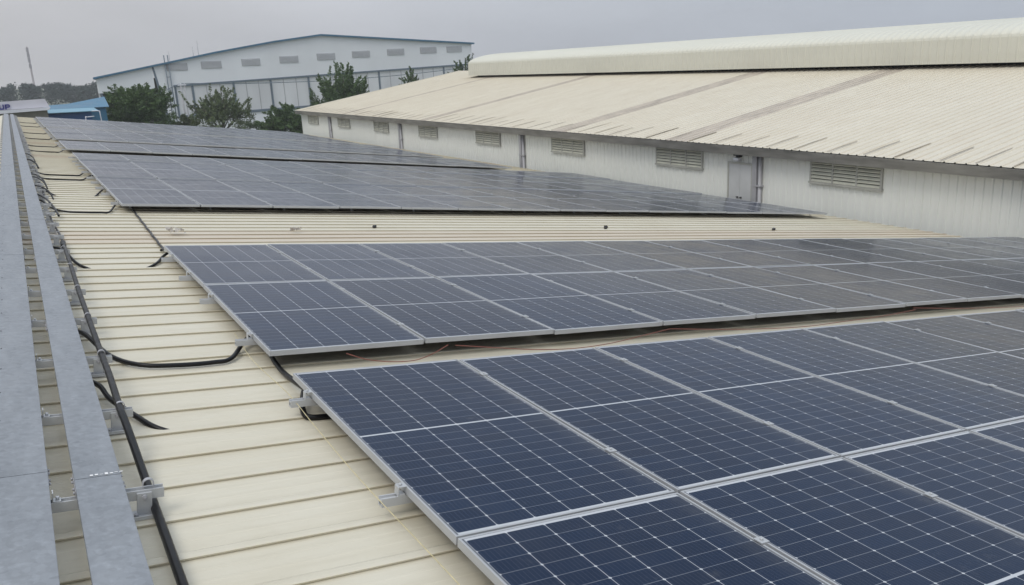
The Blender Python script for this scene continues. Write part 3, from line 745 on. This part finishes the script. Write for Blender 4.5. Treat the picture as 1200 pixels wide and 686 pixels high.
r_ = MB(); r_.tube([(4.72, 82.9, -9), (4.72, 82.9, -3), (4.72, 82.9, zz(83, -1.62)), (4.85, 82.9, zz(83, -1.55)), (5.45, 82.9, zz(83, -1.52))], .05, n=6, sub=3); B(r_, 'handrail', M['white'], bs)
wb_ = empty('white_building', (-2, 75, -9), 'low white building with slanting parapet and blue letters at far left', 'building')
r_ = MB(); r_.prism([(-9, .45), (1.45, .63), (1.70, -.03), (-9, -.14)], 74.9, 75.2); o = B(r_, 'parapet', simple('white_parapet', (.58, .57, .62), .5, 0, .05, .5), wb_)
r_ = MB(); r_.prism([(-9, -.16), (1.74, -.05), (1.62, -.26), (-9, -.48)], 74.5, 75.3); B(r_, 'fascia', M['white'], wb_)
r_ = MB(); r_.box(-9, 1.5, 75.3, 84, -9, -.3); B(r_, 'wall', simple('dim_wall', (.25, .24, .22), .7), wb_)
r_ = MB(); r_.box(-9, 1.2, 75.2, 84, -.3, .35); B(r_, 'roof', simple('brown_roof', (.20, .15, .12), .7), wb_)
tx = MB()      # letters U P
y0, y1 = 74.80, 74.898; z0, z1 = -.02, .37
tx.box(-1.86, -1.77, y0, y1, z0 + .06, z1); tx.box(-1.60, -1.51, y0, y1, z0 + .06, z1); tx.box(-1.82, -1.55, y0, y1, z0, z0 + .09)
tx.box(-1.44, -1.35, y0, y1, z0, z1); tx.box(-1.349, -1.16, y0, y1, z1 - .09, z1); tx.box(-1.349, -1.16, y0, y1, z0 + .13, z0 + .21); tx.box(-1.18, -1.09, y0 + .001, y1, z0 + .16, z1 - .03)
B(tx, 'lettering', simple('blue_letters', (.03, .03, .20), .5), wb_)

q = MB(); random.seed(5)
for a in range(3):
    an_ = a * 2 * math.pi / 3
    q.cyl((14.2 + (.55) * math.cos(an_), 600 + .55 * math.sin(an_), -9), (14.2 + .3 * math.cos(an_), 600 + .3 * math.sin(an_), 24.5), .18, .14, n=5)
for i in range(22):
    z = -8 + i * 1.5; rr = .55 - .25 * (z + 9) / 33.5; rn = .55 - .25 * (z + 10.5) / 33.5
    for a in range(3):
        a0, a1 = a * 2 * math.pi / 3, (a + 1) * 2 * math.pi / 3
        q.cyl((14.2 + rr * math.cos(a0), 600 + rr * math.sin(a0), z), (14.2 + rn * math.cos(a1), 600 + rn * math.sin(a1), z + 1.5), .08, n=4)
mast = q.build('radio_mast', simple('mast_grey_red', (.20, .14, .15), .6), loc=None)
for z in (21.5, 18.5, 15.5, 12.0):
    pnl = MB()
    for a in range(3):
        an_ = a * 2 * math.pi / 3 + .5; x, y = 14.2 + .55 * math.cos(an_), 600 + .55 * math.sin(an_); pnl.box(x - .25, x + .25, y - .2, y + .2, z, z + 2.6)
    pnl.build('antenna', M['pipe'], mast)
tag(mast, 'slender radio mast rising above the distant trees at left', 'radio mast')

pl = empty('utility_pole', (19.7, 121, -9), 'utility pole with pale cap in front of the hangar doors', 'utility pole')
q = MB(); q.cyl((19.7, 121, -9), (19.7, 121, .9), .14, .10, n=10); q.cyl((20.15, 121, -9), (20.15, 121, .7), .10, .08, n=8); B(q, 'pole', M['pipe'], pl)
q = MB(); q.box(19.3, 20.4, 120.9, 121.1, .75, .95); q.cyl((19.5, 121, .95), (19.5, 121, 1.1), .06, n=8); q.cyl((20.2, 121, .95), (20.2, 121, 1.1), .06, n=8); B(q, 'crossarm', M['white'], pl)
for i, (a, b, sag) in enumerate((((5, 118, -3.0), (19.6, 121, 1.0), .35), ((19.8, 121, 1.05), (75, 128, 1.9), 1.1))):
    q = MB(); pts = [Vector(a).lerp(Vector(b), k / 8) - Vector((0, 0, sag * 4 * (k / 8) * (1 - k / 8))) for k in range(9)]
    q.tube(pts, .05, n=5, sub=3)
    tag(q.build('power_line', M['hpost']), ('dark power line dropping left from the utility pole', 'dark power line running right from the utility pole')[i], 'power line')

# ------------------------------------------------------------------ trees
def leaf_mat(name, dark, light):
    t = NT(name, .6, 0, .3); a = t.n('ShaderNodeAttribute', attribute_name='tone')
    big = t.noise(t.coord('Object'), .35, 3)
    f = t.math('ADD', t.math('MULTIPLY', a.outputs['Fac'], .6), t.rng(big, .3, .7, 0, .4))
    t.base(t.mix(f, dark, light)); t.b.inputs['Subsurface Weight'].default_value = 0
    return t.m
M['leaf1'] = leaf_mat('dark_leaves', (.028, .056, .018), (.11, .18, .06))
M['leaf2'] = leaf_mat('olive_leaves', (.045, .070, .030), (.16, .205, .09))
M['leaf3'] = leaf_mat('far_leaves', (.008, .026, .020), (.026, .054, .040))
M['bark'] = simple('bark', (.10, .085, .065), .9, 0, .3, 3)
def leaves(name, twigs, per, size, mat, parent, rnd, spread=1.):
    """each twig (base, tip, radius) carries a sleeve of small leaves that thins out towards its tip"""
    b = bmesh.new(); ly = b.faces.layers.float.new('tone')
    for (p0, p1, r) in twigs:
        tn = rnd.random(); p0, p1 = Vector(p0), Vector(p1)
        for _ in range(per):
            u = rnd.random() ** .85; rr = r * (1.05 - .8 * u)
            c = p0.lerp(p1, u) + Vector((rnd.gauss(0, rr), rnd.gauss(0, rr), rnd.gauss(0, rr * .8)))
            a = ((p1 - p0).normalized() * .6 + Vector((rnd.gauss(0, 1), rnd.gauss(0, 1), rnd.gauss(0, .8)))).normalized() * size * rnd.uniform(.5, 1.3)
            w = a.cross(Vector((rnd.gauss(0, 1), rnd.gauss(0, 1), rnd.gauss(0, 1)))).normalized() * size * rnd.uniform(.2, .42)
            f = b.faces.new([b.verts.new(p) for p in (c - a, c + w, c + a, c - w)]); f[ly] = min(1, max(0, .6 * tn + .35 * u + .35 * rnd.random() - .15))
    me = bpy.data.meshes.new(name); b.to_mesh(me); b.free(); me.materials.append(M[mat])
    o = bpy.data.objects.new(name, me); C.objects.link(o); o.parent = parent; return o
def tree(x, y, top, width, bottom, mat, label, seed, feathery=False, twigs=150, per=60, size=.19, shape=1.):
    rnd = random.Random(seed)
    root = empty('tree', (x, y, -9), label, 'tree', 'trees between the warehouses and the hangar')
    H_ = top + 9; cb = bottom + 9; hw = width / 2; ch_ = H_ - cb
    env = lambda e: cb + ch_ * (1 - shape * .62 * e ** 1.8)             # crown outline: height at radius e*hw
    heads = []
    for i in range(11):                                                  # main limbs
        a = i * 2.4 + rnd.uniform(-.4, .4); e_ = math.sqrt((i + .3) / 11) * rnd.uniform(.75, 1.0)
        p = Vector((e_ * hw * math.cos(a), e_ * hw * math.sin(a), env(e_) - ch_ * rnd.uniform(.02, .20))); heads.append(p)
    fork = [Vector((0, 0, cb * rnd.uniform(.72, .98))) for _ in heads]
    tw = []
    for i in range(twigs):
        k = rnd.randrange(len(heads)); u = rnd.uniform(.45, 1.0)
        base = fork[k].lerp(heads[k], u) + Vector((rnd.gauss(0, .13) * hw, rnd.gauss(0, .13) * hw, rnd.gauss(0, .06) * ch_))
        out = Vector((base.x, base.y, 0)) / hw
        d = Vector((out.x + rnd.gauss(0, .5), out.y + rnd.gauss(0, .5), (1.25 if feathery else .65) + rnd.gauss(0, .35))).normalized()
        ln = hw * (rnd.uniform(.28, .62) if feathery else rnd.uniform(.18, .42))
        tw.append((base, base + d * ln, hw * (.038 if feathery else .06)))
    for i in range(twigs // 3):                                          # lower inner foliage
        a = rnd.uniform(0, 6.28); e_ = math.sqrt(rnd.random()) * .95; z = cb + (env(e_) - cb) * rnd.uniform(-.15, .7)
        base = Vector((e_ * hw * math.cos(a), e_ * hw * math.sin(a), z))
        tw.append((base, base + Vector((math.cos(a) * .6, math.sin(a) * .6, rnd.uniform(-.3, .5))).normalized() * hw * .22, hw * .09))
    t_ = MB(); t_.cyl((0, 0, 0), (0, 0, cb * .98), .28, .16, n=8); t_.build('trunk', M['bark'], root)
    b = MB()
    for p0, p1 in zip(fork, heads): b.cyl(p0, p1, .09, .025, n=5)
    b.build('limbs', M['bark'], root)
    leaves('crown', tw, per, size, mat, root, rnd)
    return root
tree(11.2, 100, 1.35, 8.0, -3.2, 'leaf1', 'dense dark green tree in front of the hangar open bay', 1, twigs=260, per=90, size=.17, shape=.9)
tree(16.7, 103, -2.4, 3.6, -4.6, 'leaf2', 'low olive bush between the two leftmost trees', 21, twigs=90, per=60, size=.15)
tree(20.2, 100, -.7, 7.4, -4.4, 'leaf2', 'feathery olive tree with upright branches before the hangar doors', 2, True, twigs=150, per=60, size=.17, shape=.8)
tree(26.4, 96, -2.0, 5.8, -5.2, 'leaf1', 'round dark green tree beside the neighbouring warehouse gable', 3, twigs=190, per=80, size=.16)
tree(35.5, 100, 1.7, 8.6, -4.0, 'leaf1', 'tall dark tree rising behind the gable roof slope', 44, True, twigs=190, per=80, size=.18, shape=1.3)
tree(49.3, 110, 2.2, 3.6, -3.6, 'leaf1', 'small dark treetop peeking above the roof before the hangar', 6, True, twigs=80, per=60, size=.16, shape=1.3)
tree(62, 118, 3.2, 4.4, -2.0, 'leaf1', 'tree tip at the end of the ridge vent by the hangar corner', 8, True, twigs=80, per=60, size=.17, shape=1.3)
# far woods
rnd = random.Random(9); cl = []
for i in range(1500):
    x = rnd.uniform(-330, 420); y = 380 + rnd.uniform(0, 60); h = .35 + .8 * math.sin(x * .16) + .6 * math.sin(x * .37 + 1) + rnd.uniform(-.6, .6)
    for z in (h, h - 2.2, h - 4.6): cl.append(((x, y, z - 1.2), (x + rnd.gauss(0, .6), y, z + .9), 1.25))
o = leaves('woods', cl, 34, .75, 'leaf3', None, rnd); tag(o, 'dark line of distant trees along the horizon', 'woods', kind='stuff')

# ------------------------------------------------------------------ haze
hz = MB(); hz.box(-420, 520, -60, 720, -10, 30)
hm = bpy.data.materials.new('hazy_air'); hm.use_nodes = True; ht = hm.node_tree; ht.nodes.clear()
pv = ht.nodes.new('ShaderNodeVolumePrincipled'); pv.inputs['Color'].default_value = (.93, .94, .97, 1); pv.inputs['Density'].default_value = .0006; pv.inputs['Anisotropy'].default_value = .2
ho = ht.nodes.new('ShaderNodeOutputMaterial'); ht.links.new(pv.outputs[0], ho.inputs['Volume'])
tag(hz.build('haze', hm), 'thin pale haze filling the air', 'haze', kind='stuff')
